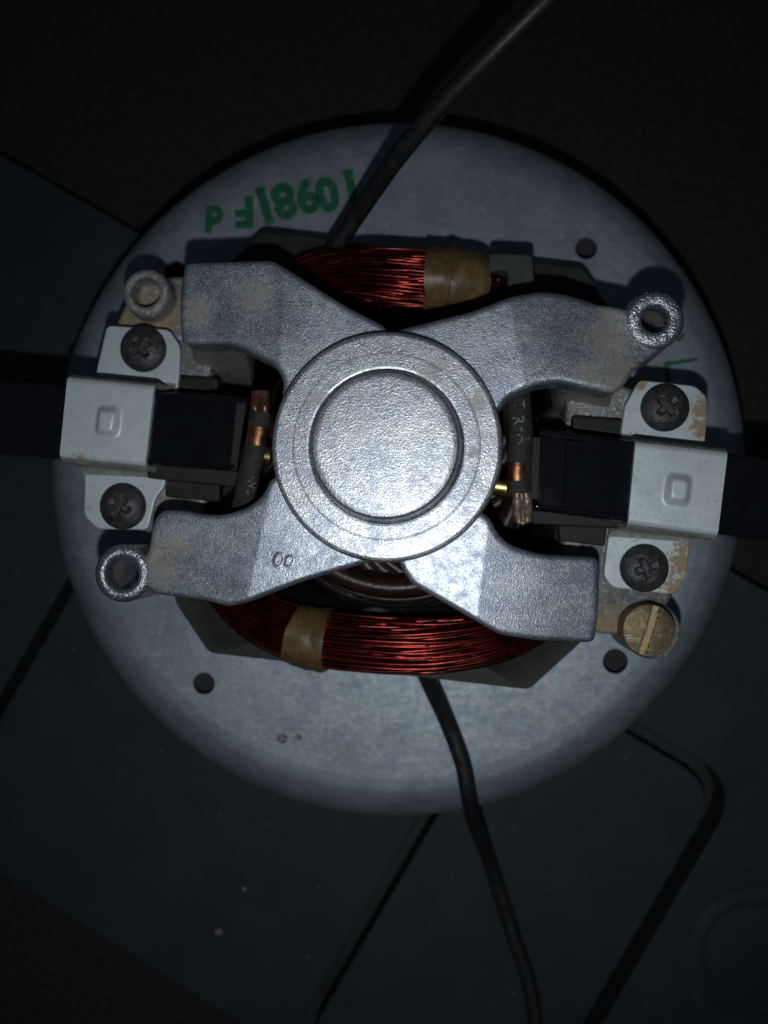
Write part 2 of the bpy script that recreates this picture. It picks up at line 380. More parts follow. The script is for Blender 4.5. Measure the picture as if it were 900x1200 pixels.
for i, (x, y, r) in enumerate([(257, 1092, .75), (286, 1042, .45)]):
    p = at(x, y, zt); bm = bmesh.new(); bmesh.ops.create_icosphere(bm, subdivisions=2, radius=r)
    V = []
    for v in bm.verts:
        k = 1+.5*noise.noise(v.co*2.3+Vector((i*9, 0, 0))); V.append((p.x+v.co.x*k*1.3, p.y+v.co.y*k, zt-.3+r*.45+v.co.z*k*.6))
    o = mesh_obj('crumb', V, [tuple(q.index for q in f.verts) for f in bm.faces], 'crumb'); bm.free()
    o['label'] = ['larger pale crumb lying on the dark tray panel', 'smaller faint crumb lying on the dark tray panel'][i]; o['category'] = 'crumb'; o['group'] = 'crumbs on the tray'

# ------------------------------------------------------------------ the motor
motor = bpy.data.objects.new('electric_motor', None); col.objects.link(motor)
motor['label'] = 'old brushed electric motor with cast metal cross frame on a round aluminium housing'; motor['category'] = 'motor'

# fan housing: drawn can with a rounded rim, pierced by screw holes
RP = 75.9; rr = 8.8; HC = Vector((-2.0, 1.0))
prof = [(0, 0), (RP-rr-1.2, 0), (RP-rr-1.0, 0), (RP-rr-.4, -.06)]
for k in range(1, 13):
    a = math.pi/2*k/12; prof.append((RP-rr+rr*math.sin(a), -rr+rr*math.cos(a)-.15*(1-math.cos(a))))
prof += [(RP, -ZB), (RP-1.4, -ZB), (RP-1.4, -rr)]
for k in range(11, -1, -1):
    a = math.pi/2*k/12; prof.append((RP-rr+(rr-1.4)*math.sin(a), -rr+(rr-1.4)*math.cos(a)))
prof.append((0, -1.4))
holes = [(687, 291, 2.3), (239, 801, 2.35), (721, 775, 2.6), (205, 318, 2.4)]
# flat top with true holes: constrained triangulation of rings
def disc_with_holes(rad, hl, z, flip=False):
    vs = []; es = []
    def ring(c, r, n):
        k = len(vs)
        for i in range(n): vs.append(Vector((c[0]+r*math.cos(2*math.pi*i/n), c[1]+r*math.sin(2*math.pi*i/n))))
        for i in range(n): es.append((k+i, k+(i+1) % n))
    ring(HC, rad, 160)
    for c, r in hl: ring(c, r, 28)
    rv, re, rf = delaunay_2d_cdt(vs, es, [], 1, 1e-6)[:3]
    V = [(v.x, v.y, z) for v in rv]; Fc = []
    for f in rf:
        c = sum((rv[i] for i in f), Vector((0, 0)))/len(f)
        if any((c-Vector(h)).length < r*.99 for h, r in hl): continue
        Fc.append(tuple(f))
    return V, Fc
HL = [(at(x, y, 0).to_2d(), r) for x, y, r in holes]
mb = MB()
lo, lf = lathe(prof[1:-1], HC, 160); lf = [f for f in lf if len(f) == 4]
mb.add((lo, lf)); mb.add(disc_with_holes(prof[1][0], HL, 0)); mb.add(disc_with_holes(prof[-2][0], HL, -1.4))
for c, r in HL:
    v_, f_ = lathe([(r+.28, 0), (r+.08, -.12), (r, -.4), (r, -1.4)], c, 28); mb.add((v_, [f for f in f_ if len(f) == 4]))
bmv = bmesh.new()
housing = mb.obj('fan_housing', 'plate', motor, angle=30)
bmv.from_mesh(housing.data); bmesh.ops.remove_doubles(bmv, verts=bmv.verts, dist=1e-6); bmesh.ops.recalc_face_normals(bmv, faces=bmv.faces); bmv.to_mesh(housing.data); bmv.free()
housing.data.polygons.foreach_set('use_smooth', [True]*len(housing.data.polygons)); housing.data.set_sharp_from_angle(angle=R(30))
MB().add(lathe([(0, -7), (RP-9, -7), (RP-9, -24.9), (0, -24.9)], HC, 64)).obj('impeller_drum', 'inside', motor)

# green stamped code, upside down along the rim
mb = MB()
for ch, x, y, h, a in [('1', 411, 218, 36, -168), ('0', 383.5, 228, 38, -166), ('9', 360, 230, 38, -164), ('8', 333, 236, 40, -164), ('1', 310, 241, 42, -164), ('F', 286, 249, 34, -178), ('d', 251, 257, 29, 176)]:
    c = at(x, y, 0); 
    for q_, (dx, dy) in enumerate(((0, 0), (.2, .12), (-.2, .05), (.05, -.22), (-.1, .2))):      # ink bled around the stamp's edges
        mb.add(text_mesh(ch, h/F*200/.70, c+Vector((dx, dy, 0)), R(a), .02+.008*q_, .3, .95))
    if ch == '1':
        ra = R(a); u = Vector((math.cos(ra), math.sin(ra))); v = Vector((-u.y, u.x)); b0 = c.to_2d()-v*(h/F*100*.97); mb.add(([(*(b0+u*x_+v*y_), .06) for x_, y_ in ((-1.25, -.3), (1.25, -.3), (1.25, .35), (-1.25, .35))], [(0, 1, 2, 3)]))
mb.obj('stamped_code', 'ink', housing, smooth=False)['label'] = 'green stamped digits, upside down on the housing'
mb = MB()
for a, b_, wd_ in [((778, 427), (818, 421), .5), ((780, 424), (783, 446), .55), ((794, 400), (802, 391), .45)]:
    a = at(*a, 0).to_2d(); b_ = at(*b_, 0).to_2d(); d = (b_-a).normalized(); nn = Vector((-d.y, d.x))*wd_
    q = fillet([a-nn, b_-nn*.7, b_+nn*.8, a+nn], .5, 3); k = len(q); mb.add(([(v.x, v.y, .04+.02*wd_) for v in q], [tuple(range(k))]))
mb.obj('stamped_mark', 'ink', housing, smooth=False)
# dents in the housing's enamel: two small chips near the lower edge
mb = MB()
for x, y, r in [(331, 866, 1.3), (350, 864, 1.0)]:
    c = at(x, y, 0); q = [Vector((c.x+r*(1+.35*noise.noise(Vector((k*.9, x, 0))))*math.cos(k*.6283), c.y+.75*r*math.sin(k*.6283))) for k in range(10)]
    mb.add(([(v.x, v.y, .03) for v in q], [tuple(range(10))]))
mb.obj('dirt_spot', 'dirt', housing, smooth=False)

# stator core: stack of punched laminations
ZS = 14.0
outer = [(205, 705), (245, 765), (620, 808), (700, 735), (725, 420), (722, 372), (683, 315), (308, 272), (228, 345), (207, 640)]
op = fillet(P2(outer, ZS), 1.2, 3); mb = MB()
BORE = 28.6
vs = [Vector(q) for q in op]; es = [(i, (i+1) % len(op)) for i in range(len(op))]; k0 = len(vs)
for i in range(96): vs.append(Vector((BORE*math.cos(i*math.pi/48), BORE*math.sin(i*math.pi/48)))); es.append((k0+i, k0+(i+1) % 96))
rv, re_, rf = delaunay_2d_cdt(vs, es, [], 1, 1e-6)[:3]
mb.add(([(v.x, v.y, ZS) for v in rv], [tuple(f) for f in rf if (sum((rv[i] for i in f), Vector((0, 0)))/len(f)).length > BORE*.995]))
v_, f_ = lathe([(BORE, ZS), (BORE, 0)], (0, 0), 96); mb.add((v_, [f for f in f_ if len(f) == 4]))
nl = 20
for k in range(nl):
    z0 = ZS*k/nl; j = random.uniform(-.06, .06)
    v_, f_ = slab(inset(op, j) if k < nl-1 else op, z0+.06, z0+ZS/nl, .08, 1); mb.add((v_, [f for f in f_ if len(f) == 4]))
mb.obj('stator_core', 'stator', motor, angle=30)

# field coils: bundles of enamelled wire with a paper wrap
def coil(name, pts, hw, hh, tapes, seed, nstr=185):
    rnd = random.Random(seed)
    root = bpy.data.objects.new(name, None); col.objects.link(root); root.parent = motor
    path = spline([at(x, y, z) for x, y, z in pts], 9); fr = frames(path); n = len(path); mb = MB()
    def wprof(u): return .62+.38*math.sin(math.pi*min(1, max(0, u)))**.7
    for k in range(nstr):
        a = rnd.uniform(0, 2*math.pi); q = math.sqrt(rnd.uniform(.55, 1.0))*.97; ph = [rnd.uniform(0, 6.28) for _ in range(4)]; tw = rnd.uniform(-.5, .5)
        if k < 4: tw = rnd.choice((-1, 1))*rnd.uniform(.8, 1.4); q = 1.0
        pp = []
        for i, p in enumerate(path):
            u = i/(n-1); w_ = wprof(u)
            aa = a+tw*(u-.5)+.15*math.sin(5*u+ph[0])+.07*math.sin(15*u+ph[1])
            pp.append(p+fr[i][1]*hw*w_*q*math.cos(aa)*(1+.05*math.sin(11*u+ph[2]))+fr[i][2]*hh*w_*q*math.sin(aa)*(1+.05*math.sin(13*u+ph[3])))
        mb.add(tube(pp, .38, 6))
    o = mb.obj('winding', 'enamel', root, angle=180); o['kind'] = 'stuff'
    mb = MB()                                               # the bundle's core, so that no daylight shows between strands
    mb.add(tube(path, [hw*.84*wprof(i/(n-1)) for i in range(n)], 16, hh/hw)); mb.obj('winding_core', 'coil_core', root)
    for (u0, u1, grow) in [(a, b_, 1.13) for a, b_ in tapes]+[(a+(b_-a)*.38, b_-.004, 1.17) for a, b_ in tapes]:
        i0, i1 = u0*(n-1), u1*(n-1); m_ = 14; pp = []; rs = []
        for k in range(m_+1):
            f = i0+(i1-i0)*k/m_; i = int(f); t = f-i; pp.append(path[i].lerp(path[min(i+1, n-1)], t)); rs.append(hw*grow*wprof(f/(n-1)))
        V_, F_ = tube(pp, rs, 28, hh/hw)
        V_ = [Vector(v)*(1) + Vector((0, 0, .35*noise.noise(Vector(v)*.5)))+Vector((.3*noise.noise(Vector(v)*.45+Vector((5, 0, 0))), .3*noise.noise(Vector(v)*.6), 0)) for v in V_]
        mesh_obj('paper_tape', V_, F_, 'tape', root, angle=60)
    return root
coil('field_coil', [(296, 420, 4), (312, 372, 13), (360, 334, 17.5), (420, 325, 19), (480, 328, 19.5), (540, 333, 18.5), (585, 347, 14.5), (622, 380, 9), (640, 420, 4)], 5.6, 6.5, [(.535, .665)], 3)
coil('field_coil', [(238, 600, 4), (250, 655, 13), (290, 710, 17), (350, 743, 18.5), (430, 755, 19.5), (520, 755, 19.5), (600, 737, 18), (650, 700, 14), (670, 650, 4)], 5.3, 6.5, [(.365, .435)], 11)
# one loose strand beside the paper wrap and the grey paper tab that holds the coil end
MB().add(tube(spline([at(566, 317, 19), at(579, 325, 24.5), at(589, 331, 24.5), at(602, 346, 19)], 8), .45, 8)).obj('loose_strand', 'enamel', motor)
mb = MB()
tp = P2([(572, 297), (590, 282), (612, 284), (623, 298)], 15)
mb.add(slab(fillet(P2([(595, 316), (595, 341), (627, 334), (624, 298), (573, 296), (572, 318)], 25), .9, 4), 13.9, 25, .4, 3))
mb.obj('insulation_tab', 'tab', motor)

# armature below the bearing: core, winding ring, commutator, shaft
mb = MB().add(lathe([(0, 1), (27.6, 1), (27.6, 10), (27, 10.6), (0, 10.6)], (0, 0), 64)); arm_o = mb.obj('armature', 'wind_dark', motor)
mb = MB()
mb.add(lathe([(24.2+2.4*math.cos(a), 14.5+4.2*math.sin(a)) for a in [i*math.pi/8 for i in range(16)]], (0, 0), 96, True))
for k in range(44):
    a = 2*math.pi*k/44; da = .11
    mb.add(tube([Vector((math.cos(a+da*j)*(15.8+6.2*j/4), math.sin(a+da*j)*(15.8+6.2*j/4), 14.0+2.0*math.sin(math.pi*j/4))) for j in range(5)], .42, 5))
mb.obj('armature_winding', 'wind_dark', arm_o, angle=60)
mb = MB()
for k in range(24):
    a0 = 2*math.pi*(k+.06)/24; a1 = 2*math.pi*(k+.94)/24; q = []
    for j in range(4): a = a0+(a1-a0)*j/3; q.append(Vector((14.2*math.cos(a), 14.2*math.sin(a))))
    for j in range(3, -1, -1): a = a0+(a1-a0)*j/3; q.append(Vector((8*math.cos(a), 8*math.sin(a))))
    mb.add(slab(q, 10.6, 37, .2, 1))
mb.obj('commutator', 'commutator', arm_o, angle=30)
MB().add(lathe([(0, 10.6), (7.6, 10.6), (7.6, 36), (4, 36), (4, 40.5), (0, 40.5)], (0, 0), 32)).obj('shaft', 'commutator', arm_o)

# ---- end frame: hub web, four arms, bosses and legs, fused into one casting
ZA = 43.6
hc = at(452.5, 523, 45); hub = hc.to_2d()
def arm(poly, crease, r, leg=None, legz=9, drop=9, thick=6.5):
    pts = fillet(P2(poly, ZA-1.0), r, 5)
    V_, F_ = slab(pts, ZA-thick, ZA, 1.0, 5)
    bm = bmesh.new(); vs = [bm.verts.new(v) for v in V_]
    for f in F_: bm.faces.new([vs[i] for i in f])
    bmesh.ops.remove_doubles(bm, verts=bm.verts, dist=1e-3)
    bmesh.ops.recalc_face_normals(bm, faces=bm.faces)
    a, b_ = (at(*c, ZA).to_2d() for c in crease); d = (b_-a).normalized(); nn = Vector((-d.y, d.x))
    if nn.dot(hub-a) > 0: nn = -nn
    bmesh.ops.bisect_plane(bm, geom=bm.verts[:]+bm.edges[:]+bm.faces[:], plane_co=(a.x, a.y, 0), plane_no=(nn.x, nn.y, 0), dist=1e-4)
    for v in bm.verts:
        q = (v.co.to_2d()-a).dot(nn)
        if q > 0: v.co.z -= q*math.tan(R(drop))
    bmesh.ops.triangulate(bm, faces=bm.faces[:])
    bm.verts.index_update(); out = ([tuple(v.co) for v in bm.verts], [tuple(v.index for v in f.verts) for f in bm.faces]); bm.free()
    return out
fm = MB()
UL = [(213, 304), (320, 305), (400, 356), (455, 385), (452, 523), (330, 480), (333, 446), (322, 428), (283, 408), (270, 403), (210, 402), (207, 360)]
LL = [(318, 560), (309, 580), (290, 595), (263, 603), (237, 603), (210, 597), (186, 598), (175, 612), (172, 640), (166, 655), (166, 685), (180, 697), (237, 703), (268, 711), (290, 706), (350, 683), (445, 655), (452, 523)]
UR = [(588, 480), (592, 470), (604, 462), (630, 451), (655, 448), (685, 454), (720, 461), (734, 450), (742, 436), (760, 421), (785, 405), (772, 396), (748, 384), (742, 362), (722, 357), (707, 356), (662, 343), (632, 341), (598, 348), (555, 365), (462, 388), (452, 523)]
LR = [(575, 608), (582, 624), (596, 638), (620, 646), (640, 650), (700, 653), (706, 662), (704, 728), (700, 754), (688, 755), (626, 751), (585, 744), (534, 714), (482, 684), (468, 662), (452, 523)]
fm.add(arm(UL, ((333, 335), (327, 430)), 1.3, drop=7)); fm.add(arm(LL, ((312, 600), (290, 700)), 1.3, drop=6.5)); fm.add(arm(UR, ((598, 350), (615, 450)), 1.3, drop=6)); fm.add(arm(LR, ((569, 640), (558, 728)), 1.3))
fm.add(lathe([(0, 34), (17.2, 34), (17.2, ZA-.3), (16.5, ZA+.1), (0, ZA+.1)], hub, 72))
bosses = [(143, 672, 4.85, 2.95, 41.5), (767.5, 374, 4.85, 2.3, 42)]
for x, y, ro, ri, zt_ in bosses:
    c = at(x, y, zt_)
    fm.add(lathe([(ri+.25, zt_), (ri, zt_-.4), (ri, 24), (0.4, 24), (0.4, 20), (ro, 20), (ro, zt_-1.3), (ro-.45, zt_-.4), (ro-1.2, zt_)], c, 48, True))
def leg(px_top, px_bot, z1, z0, k=.86):
    t = P2(px_top, z1); b_ = P2(px_bot, z0); V_ = []; n_ = len(t)
    t = fillet(t, 1.5, 3); b_ = fillet(b_, 1.5, 3); n_ = len(t)
    V_ = [(v.x, v.y, z0) for v in b_]+[(v.x, v.y, z1) for v in t]
    return V_, [(i, (i+1) % n_, n_+(i+1) % n_, n_+i) for i in range(n_)]+[tuple(range(n_-1, -1, -1)), tuple(range(n_, 2*n_))]
fm.add(leg([(215, 312), (285, 312), (285, 398), (215, 396)], [(228, 335), (300, 345), (298, 456), (236, 448)], 38, 13.5))
fm.add(leg([(182, 610), (250, 610), (250, 698), (182, 692)], [(215, 610), (275, 610), (275, 672), (215, 668)], 38, 13.5))
fm.add(leg([(655, 352), (725, 362), (722, 452), (660, 442)], [(635, 372), (700, 378), (712, 496), (648, 484)], 38, 13.5))
fm.add(leg([(640, 662), (698, 662), (694, 728), (645, 728)], [(632, 640), (672, 642), (672, 688), (634, 686)], 38, 13.5))
V, Fc = remesh(fm, .22, 2)
frame = mesh_obj('end_frame', V, Fc, 'frame', motor, angle=180)
for x, y, ro, ri, zt_ in bosses:                          # bare, bruised metal on the boss faces
    c = at(x, y, zt_); q = [(ri-.08, zt_-3.5), (ri-.08, zt_-.35), (ri+.2, zt_+.1), (ri+.55, zt_+.22), (ro-1.0, zt_+.2), (ro-.4, zt_-.05), (ro+.06, zt_-.8), (ro+.06, zt_-2.2), (ri+.5, zt_-3.5)]
    V_, F_ = lathe(q, c, 56, True)
    V_ = [(v[0], v[1], v[2]+(.16*noise.noise(Vector(v)*.9) if v[2] > zt_-.5 else 0)) for v in V_]
    mesh_obj('boss_rim', V_, F_, 'rim', frame, angle=50)
# cast mark: two small raised rings lying side by side like a toppled 8
mb = MB()
for x, y, rx, ry, t in [(326.5, 656, 5.8, 8.4, .3), (339, 657.5, 5.6, 7.0, .3)]:
    c = at(x, y, ZA-.1); k = (ZA and (H-ZA)/F)
    pp = [Vector((c.x+rx*k*math.cos(a)+.15*ry*k*math.sin(a), c.y+ry*k*math.sin(a), ZA-.12)) for a in [2*math.pi*i/28 for i in range(29)]]
    mb.add(tube(pp, .33, 7, .9, False))
mb.obj('cast_mark', 'frame', frame)['label'] = 'raised cast mark like an 8 on its side'
# bearing housing ring and cap
def pr(px, z): return px*(H-z)/F
r1 = pr(136.5, 46.5); r2 = pr(110, 47); r3 = pr(91, 47); r4 = pr(88, 49.5)
hr = at(452.5, 523, 46.8)
ring = MB().add(lathe([(0, 42.5), (r1+.1, 42.5), (r1+.05, 45.4), (r1-.1, 46.4), (r1-.35, 46.82), (r1-.7, 46.97), (r1-.8, 47.0), (r1-.95, 47.0), (r2+.22, 47.0), (r2+.16, 47.0), (r2+.05, 46.82), (r2-.05, 46.82), (r2-.16, 47.0), (r2-.22, 47.0), (r3+.5, 47.0), (r3+.4, 47.0), (r3+.12, 46.9), (r3, 46.6), (r3-.1, 45), (0, 45)], hr, 128)).obj('bearing_housing', 'hub', motor, angle=28)
ch = at(450.8, 521, 49.3)
MB().add(lathe([(0, 45.2), (r3+.05, 45.2), (r3+.05, 46.7), (r4+.3, 47.3), (r4+.12, 48.7), (r4-.08, 49.2), (r4-.4, 49.5), (r4-.9, 49.63), (r4-1.3, 49.66), (r4-1.5, 49.66), (0, 49.66)], ch, 128)).obj('bearing_cap', 'hub', motor, angle=28)

# ---- cast yokes under the brush holders
def yoke(poly, z0, z1): return slab(fillet(P2(poly, z1), 2.2, 4), z0, z1, .8, 3)
ZY = 24.0
ym = MB(); ym.add(yoke([(138, 372), (128, 400), (128, 440), (120, 560), (116, 610), (165, 622), (240, 640), (250, 330), (212, 322), (160, 330)], 8, ZY))
c = at(170, 342, 29); ym.add(lathe([(2.9, 29), (2.7, 28.6), (2.7, 22), (.4, 22), (.4, 10), (4.9, 10), (4.5, 28), (4.3, 28.6), (3.8, 29)], c, 40, True))
V, Fc = remesh(ym, .4, 3); mesh_obj('yoke', V, Fc, 'yoke', motor, angle=180)
ym = MB(); ym.add(yoke([(748, 458), (810, 460), (812, 500), (792, 640), (790, 700), (776, 716), (735, 742), (705, 745), (655, 720), (665, 440), (700, 440)], 8, ZY))
c = at(762, 738, 23); ym.add(lathe([(0, 8), (5.2, 8), (5.2, 24.6), (4.8, 25), (0, 25)], c, 40))
V, Fc = remesh(ym, .4, 3); mesh_obj('yoke', V, Fc, 'yoke', motor, angle=180)

# ---- screws
def head(c, r, h, z, rec, mat, name, parent, nr=22, na=72, label=None, matf=None, fl=.55):
    V_ = []; F_ = []
    for i in range(nr+1):
        q = r*i/nr
        for k in range(na):
            a = 2*math.pi*k/na; x, y = q*math.cos(a), q*math.sin(a)
            dome = h*(1-fl*(i/nr)**2.6)
            if i == nr: dome -= .12*h
            zz = dome-rec(x, y)+.05*noise.noise(Vector((x*1.4, y*1.4, c[0])))
            V_.append((c[0]+x, c[1]+y, z+zz))
    for i in range(nr):
        for k in range(na):
            l = (k+1) % na; F_.append((i*na+k, i*na+l, (i+1)*na+l, (i+1)*na+k))
    b0 = len(V_)
    for k in range(na):
        a = 2*math.pi*k/na; V_.append((c[0]+r*math.cos(a), c[1]+r*math.sin(a), z-.05))
    for k in range(na):
        l = (k+1) % na; F_.append((nr*na+k, nr*na+l, b0+l, b0+k))
    if matf:
        mi = [1 if matf(sum(V_[j][0] for j in f)/4-c[0], sum(V_[j][1] for j in f)/4-c[1]) else 0 for f in F_]
    else: mi = None
    o = mesh_obj(name, V_, F_, mat, parent, angle=50, mi=mi)
    return o
def cross(ang, w_, L, d):
    ca, sa = math.cos(ang), math.sin(ang)
    def f(x, y):
        u, v = x*ca+y*sa, -x*sa+y*ca
        m_ = 0
        for a, b_ in ((u, v), (v, u)):
            if abs(a) < L and abs(b_) < w_: m_ = max(m_, min(1, (L-abs(a))/(.35*L))*min(1, (w_-abs(b_))/(.35*w_)+.2))
        return d*m_
    return f

# ---- brush holders, clamps
ZC = 37.0; ZF = 28.0
def strip_between(p0, p1, n=6): return [p0.lerp(p1, i/n) for i in range(n+1)]
def clamp(name, pad, dim, fl_top, fl_bot, screws, label):
    root = bpy.data.objects.new(name, None); col.objects.link(root); root.parent = motor; root['label'] = label
    mb = MB(); th = 1.1
    TL, TR, BR, BL = P2(pad, ZC)
    # top pad as a grid with the embossed square
    e1 = (TR-TL+BR-BL)/2; e2 = (BL-TL+BR-TR)/2
    dcn = at(*dim, ZC).to_2d(); u1 = e1.normalized(); u2 = Vector((-u1.y, u1.x))
    nx, ny = 56, 56; top = []; V_ = []
    def hz(p):
        q = p-dcn; m_ = max(abs(q.dot(u1))/1.0, abs(q.dot(u2))/1.0)
        m_ = (abs(q.dot(u1))**5+abs(q.dot(u2)/1.25)**5)**.2; t = max(0, min(1, (2.3-m_)/1.2)); return 1.35*t*t*(3-2*t)
    for j in range(ny+1):
        for i in range(nx+1):
            p = TL.lerp(TR, i/nx).lerp(BL.lerp(BR, i/nx), j/ny); ez = 0
            for e in (j/ny, 1-j/ny): ez -= .55*max(0, 1-e/.07)**2
            V_.append((p.x, p.y, ZC+hz(p)+ez))
    F_ = [(j*(nx+1)+i, j*(nx+1)+i+1, (j+1)*(nx+1)+i+1, (j+1)*(nx+1)+i) for j in range(ny) for i in range(nx)]
    k0 = len(V_); V_ += [(v[0], v[1], ZC-th) for v in V_]
    F_ += [tuple(k0+i for i in f[::-1]) for f in F_]
    edge = [i for i in range(nx+1)]+[(j+1)*(nx+1)-1 for j in range(1, ny+1)]+[ny*(nx+1)+i for i in range(nx-1, -1, -1)]+[j*(nx+1) for j in range(ny-1, 0, -1)]
    for i in range(len(edge)):
        a, b_ = edge[i], edge[(i+1) % len(edge)]; F_.append((a, b_, k0+b_, k0+a))
    mb.add((V_, F_)); mb.obj('pad', 'clamp', root, angle=50)
    # bent legs from the pad down to the flanges
    dn = e2.normalized()
    for (a, b_, fl, s_) in ((TL, TR, fl_top, -1), (BL, BR, fl_bot, 1)):
        fp = P2(fl['inner'], ZF); fa, fb = fp
        prof_ = [(0, ZC-.55, 0), (.6, ZC-1.5, 0), (.75, ZC-3, 0), (.9, ZF+1.6, .35), (1.2, ZF+.5, .7), (2.0, ZF+.02, 1), (3.0, ZF-.25, 1)]
        V_ = []; nn_ = 10
        for side in (0, 1):
            for (o_, z, f) in prof_:
                for i in range(nn_+1):
                    p = a.lerp(b_, i/nn_).lerp(fa.lerp(fb, i/nn_)-dn*s_*2.0, f*.0+min(1, f*1.0)) if f > 0 else a.lerp(b_, i/nn_)
                    p = p+dn*s_*(o_-(th*.9 if side else 0.02)); V_.append((p.x, p.y, z-(th*.4 if side and f > .5 else 0)))
        m_ = len(prof_); F_ = []
        for side in (0, 1):
            q = side*m_*(nn_+1)
            for j in range(m_-1):
                for i in range(nn_): F_.append((q+j*(nn_+1)+i, q+j*(nn_+1)+i+1, q+(j+1)*(nn_+1)+i+1, q+(j+1)*(nn_+1)+i))
        q = m_*(nn_+1)
        for j in range(m_-1):
            for i in (0, nn_): F_.append((j*(nn_+1)+i, (j+1)*(nn_+1)+i, q+(j+1)*(nn_+1)+i, q+j*(nn_+1)+i))
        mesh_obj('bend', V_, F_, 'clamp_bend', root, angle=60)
        mesh_obj('flange', *slab(fillet(P2(fl['poly'], ZF), 1.0, 5), ZF-th, ZF, .3, 3), 'clamp', root, angle=50)
    for (x, y, ang) in screws:
        c = at(x, y, ZF+2)
        s_ = head(c, 4.25, 2.5, ZF+.02, cross(R(ang), .66, 2.2, .48), 'screw', 'clamp_screw', root)
        MB().add(lathe([(0, 9), (1.7, 9), (1.7, ZF+.3), (0, ZF+.3)], c, 16)).obj('screw_shank', 'screw', s_)
    return root
clamp('brush_clamp', [(79, 441), (181, 451), (170, 546), (69.6, 536)], (127, 494),
      dict(poly=[(125, 381), (198, 386), (211, 405), (210, 437), (207, 462), (112, 452), (113, 433)], inner=[(112, 440), (207, 450)]),
      dict(poly=[(99, 552), (192, 556), (194, 568), (182, 584), (173, 621), (114, 620), (98, 604)], inner=[(99, 556), (192, 560)]),
      [(165, 407, 30), (141, 593, 60)], 'zinc plated hat shaped clamp, nearly free of rust')
clamp('brush_clamp', [(745, 517), (853, 529), (841, 628), (736, 614)], (794, 574),
      dict(poly=[(749, 445), (815, 452), (829, 465), (829, 490), (826, 522), (727, 512), (732, 476)], inner=[(727, 508), (826, 519)]),
      dict(poly=[(713, 627), (809, 634), (804, 676), (790, 697), (718, 689), (707, 675)], inner=[(713, 628), (808, 634)]),
      [(781.5, 476.5, 40), (757, 666, 20)], 'zinc plated hat shaped clamp with orange rust on both flanges')

ZT = ZC-1.15
def bar(pts, z0, z1, bev=.5, r=.5): return slab(fillet(P2(pts, z1), r, 3), z0, z1, bev, 3)
def brush_holder(tubepts, collar, ledge, lower, upper, brass, band, sleeve, crimp, crimp_mat, rim, label):
    root = bpy.data.objects.new('brush_holder', None); col.objects.link(root); root.parent = motor; root['label'] = label
    MB().add(bar(tubepts, 25, ZT, .7)).obj('body', 'plastic', root)
    a_, b2, c_, d_ = P2(tubepts, ZT)
    for e0, e1, f0, f1 in ((a_, d_, b2, c_), (b2, c_, a_, d_)):     # raised ribs along both upper edges
        g0 = e0.lerp(f0, .03); g1 = e1.lerp(f1, .03); k0 = e0.lerp(f0, .085); k1 = e1.lerp(f1, .085)
        MB().add(slab(fillet([g0, g1, k1, k0], .2, 3), ZT-.6, ZT+.45, .3, 3)).obj('edge_rib', 'plastic', root)
    MB().add(bar(collar, 25.4, ZT+.25, .4)).obj('collar', 'plastic', root)
    for q in ledge: MB().add(slab(fillet(P2(q, 31), .4, 3), 26, 31, .4, 2)).obj('side_rail', 'plastic_dull', root)
    for q in lower+upper: MB().add(slab(fillet(P2(q, 27), .5, 3), ZY+.1, 27, .4, 2)).obj('foot', 'plastic_dull', root)
    MB().add(bar(rim, ZT-2, ZT+.3, .15, .3)).obj('end_rim', 'plastic_dull', root)
    for q in brass:
        p0, p1 = at(*q[0]), at(*q[1]); MB().add(tube(spline([p0, p0.lerp(p1, .5), p1], 4), q[2], 16)).obj('brass_tube', 'brass', root)
    sl = MB().add(tube(spline([at(*p) for p in sleeve[0]], 8), sleeve[1], 20, .72)).obj('lead_sleeve', 'sleeve', root, angle=60)
    MB().add(tube(spline([at(*p) for p in band[0]], 6), band[1], 24, .78)).obj('copper_band', 'copper', root, angle=60)
    cr_ = bpy.data.objects.new('crimp_terminal', None)
    bpy.data.objects.remove(cr_)
    mb = MB()
    a, b_ = at(*crimp[0]), at(*crimp[1]); d = (b_-a); sd = d.cross(Vector((0, 0, 1))).normalized()
    for s_ in (-1, 1):
        mb.add(tube(spline([a+sd*.75*s_, a.lerp(b_, .33)+sd*.85*s_+Vector((0, 0, .25)), a.lerp(b_, .66)+sd*.8*s_, b_+sd*.7*s_], 5), [.75]*4+[.92]*8+[.85]*4, 12))
    mb.add(tube([a+d*.02-Vector((0, 0, .3)), b_+d*.05-Vector((0, 0, .3))], 1.15, 12, .7))
    mb.obj('crimp_terminal', crimp_mat, root, angle=50)
    return root, sl
zs = ZT+.6
rootL, slL = brush_holder(
    [(-70, 440), (-70, 526), (276, 552), (292, 466)], [(245, 461), (240, 548), (276, 550.5), (292, 466.5)],
    [[(172, 541), (278, 550), (281, 571), (172, 560)]], [[(193, 560), (257, 566), (257, 588), (193, 582)]],
    [[(205, 440), (255, 443), (255, 460), (205, 455)]],
    [((318, 535, 33), (296, 533, 33), 1.7)],
    ([(303, 501, zs), (301.5, 512, zs), (300, 522.5, zs)], 2.0), ([(305, 484, zs-.3), (301, 512, zs-.15), (291, 560, zs-.5), (283, 600, zs-3), (274, 640, 28)], 1.95),
    ((305, 486, zs), (305, 460, zs-1.0)), 'crimp', [(277, 470), (269, 550), (277, 552), (289, 467)], 'glossy black brush holder beside the nearly rust free clamp')
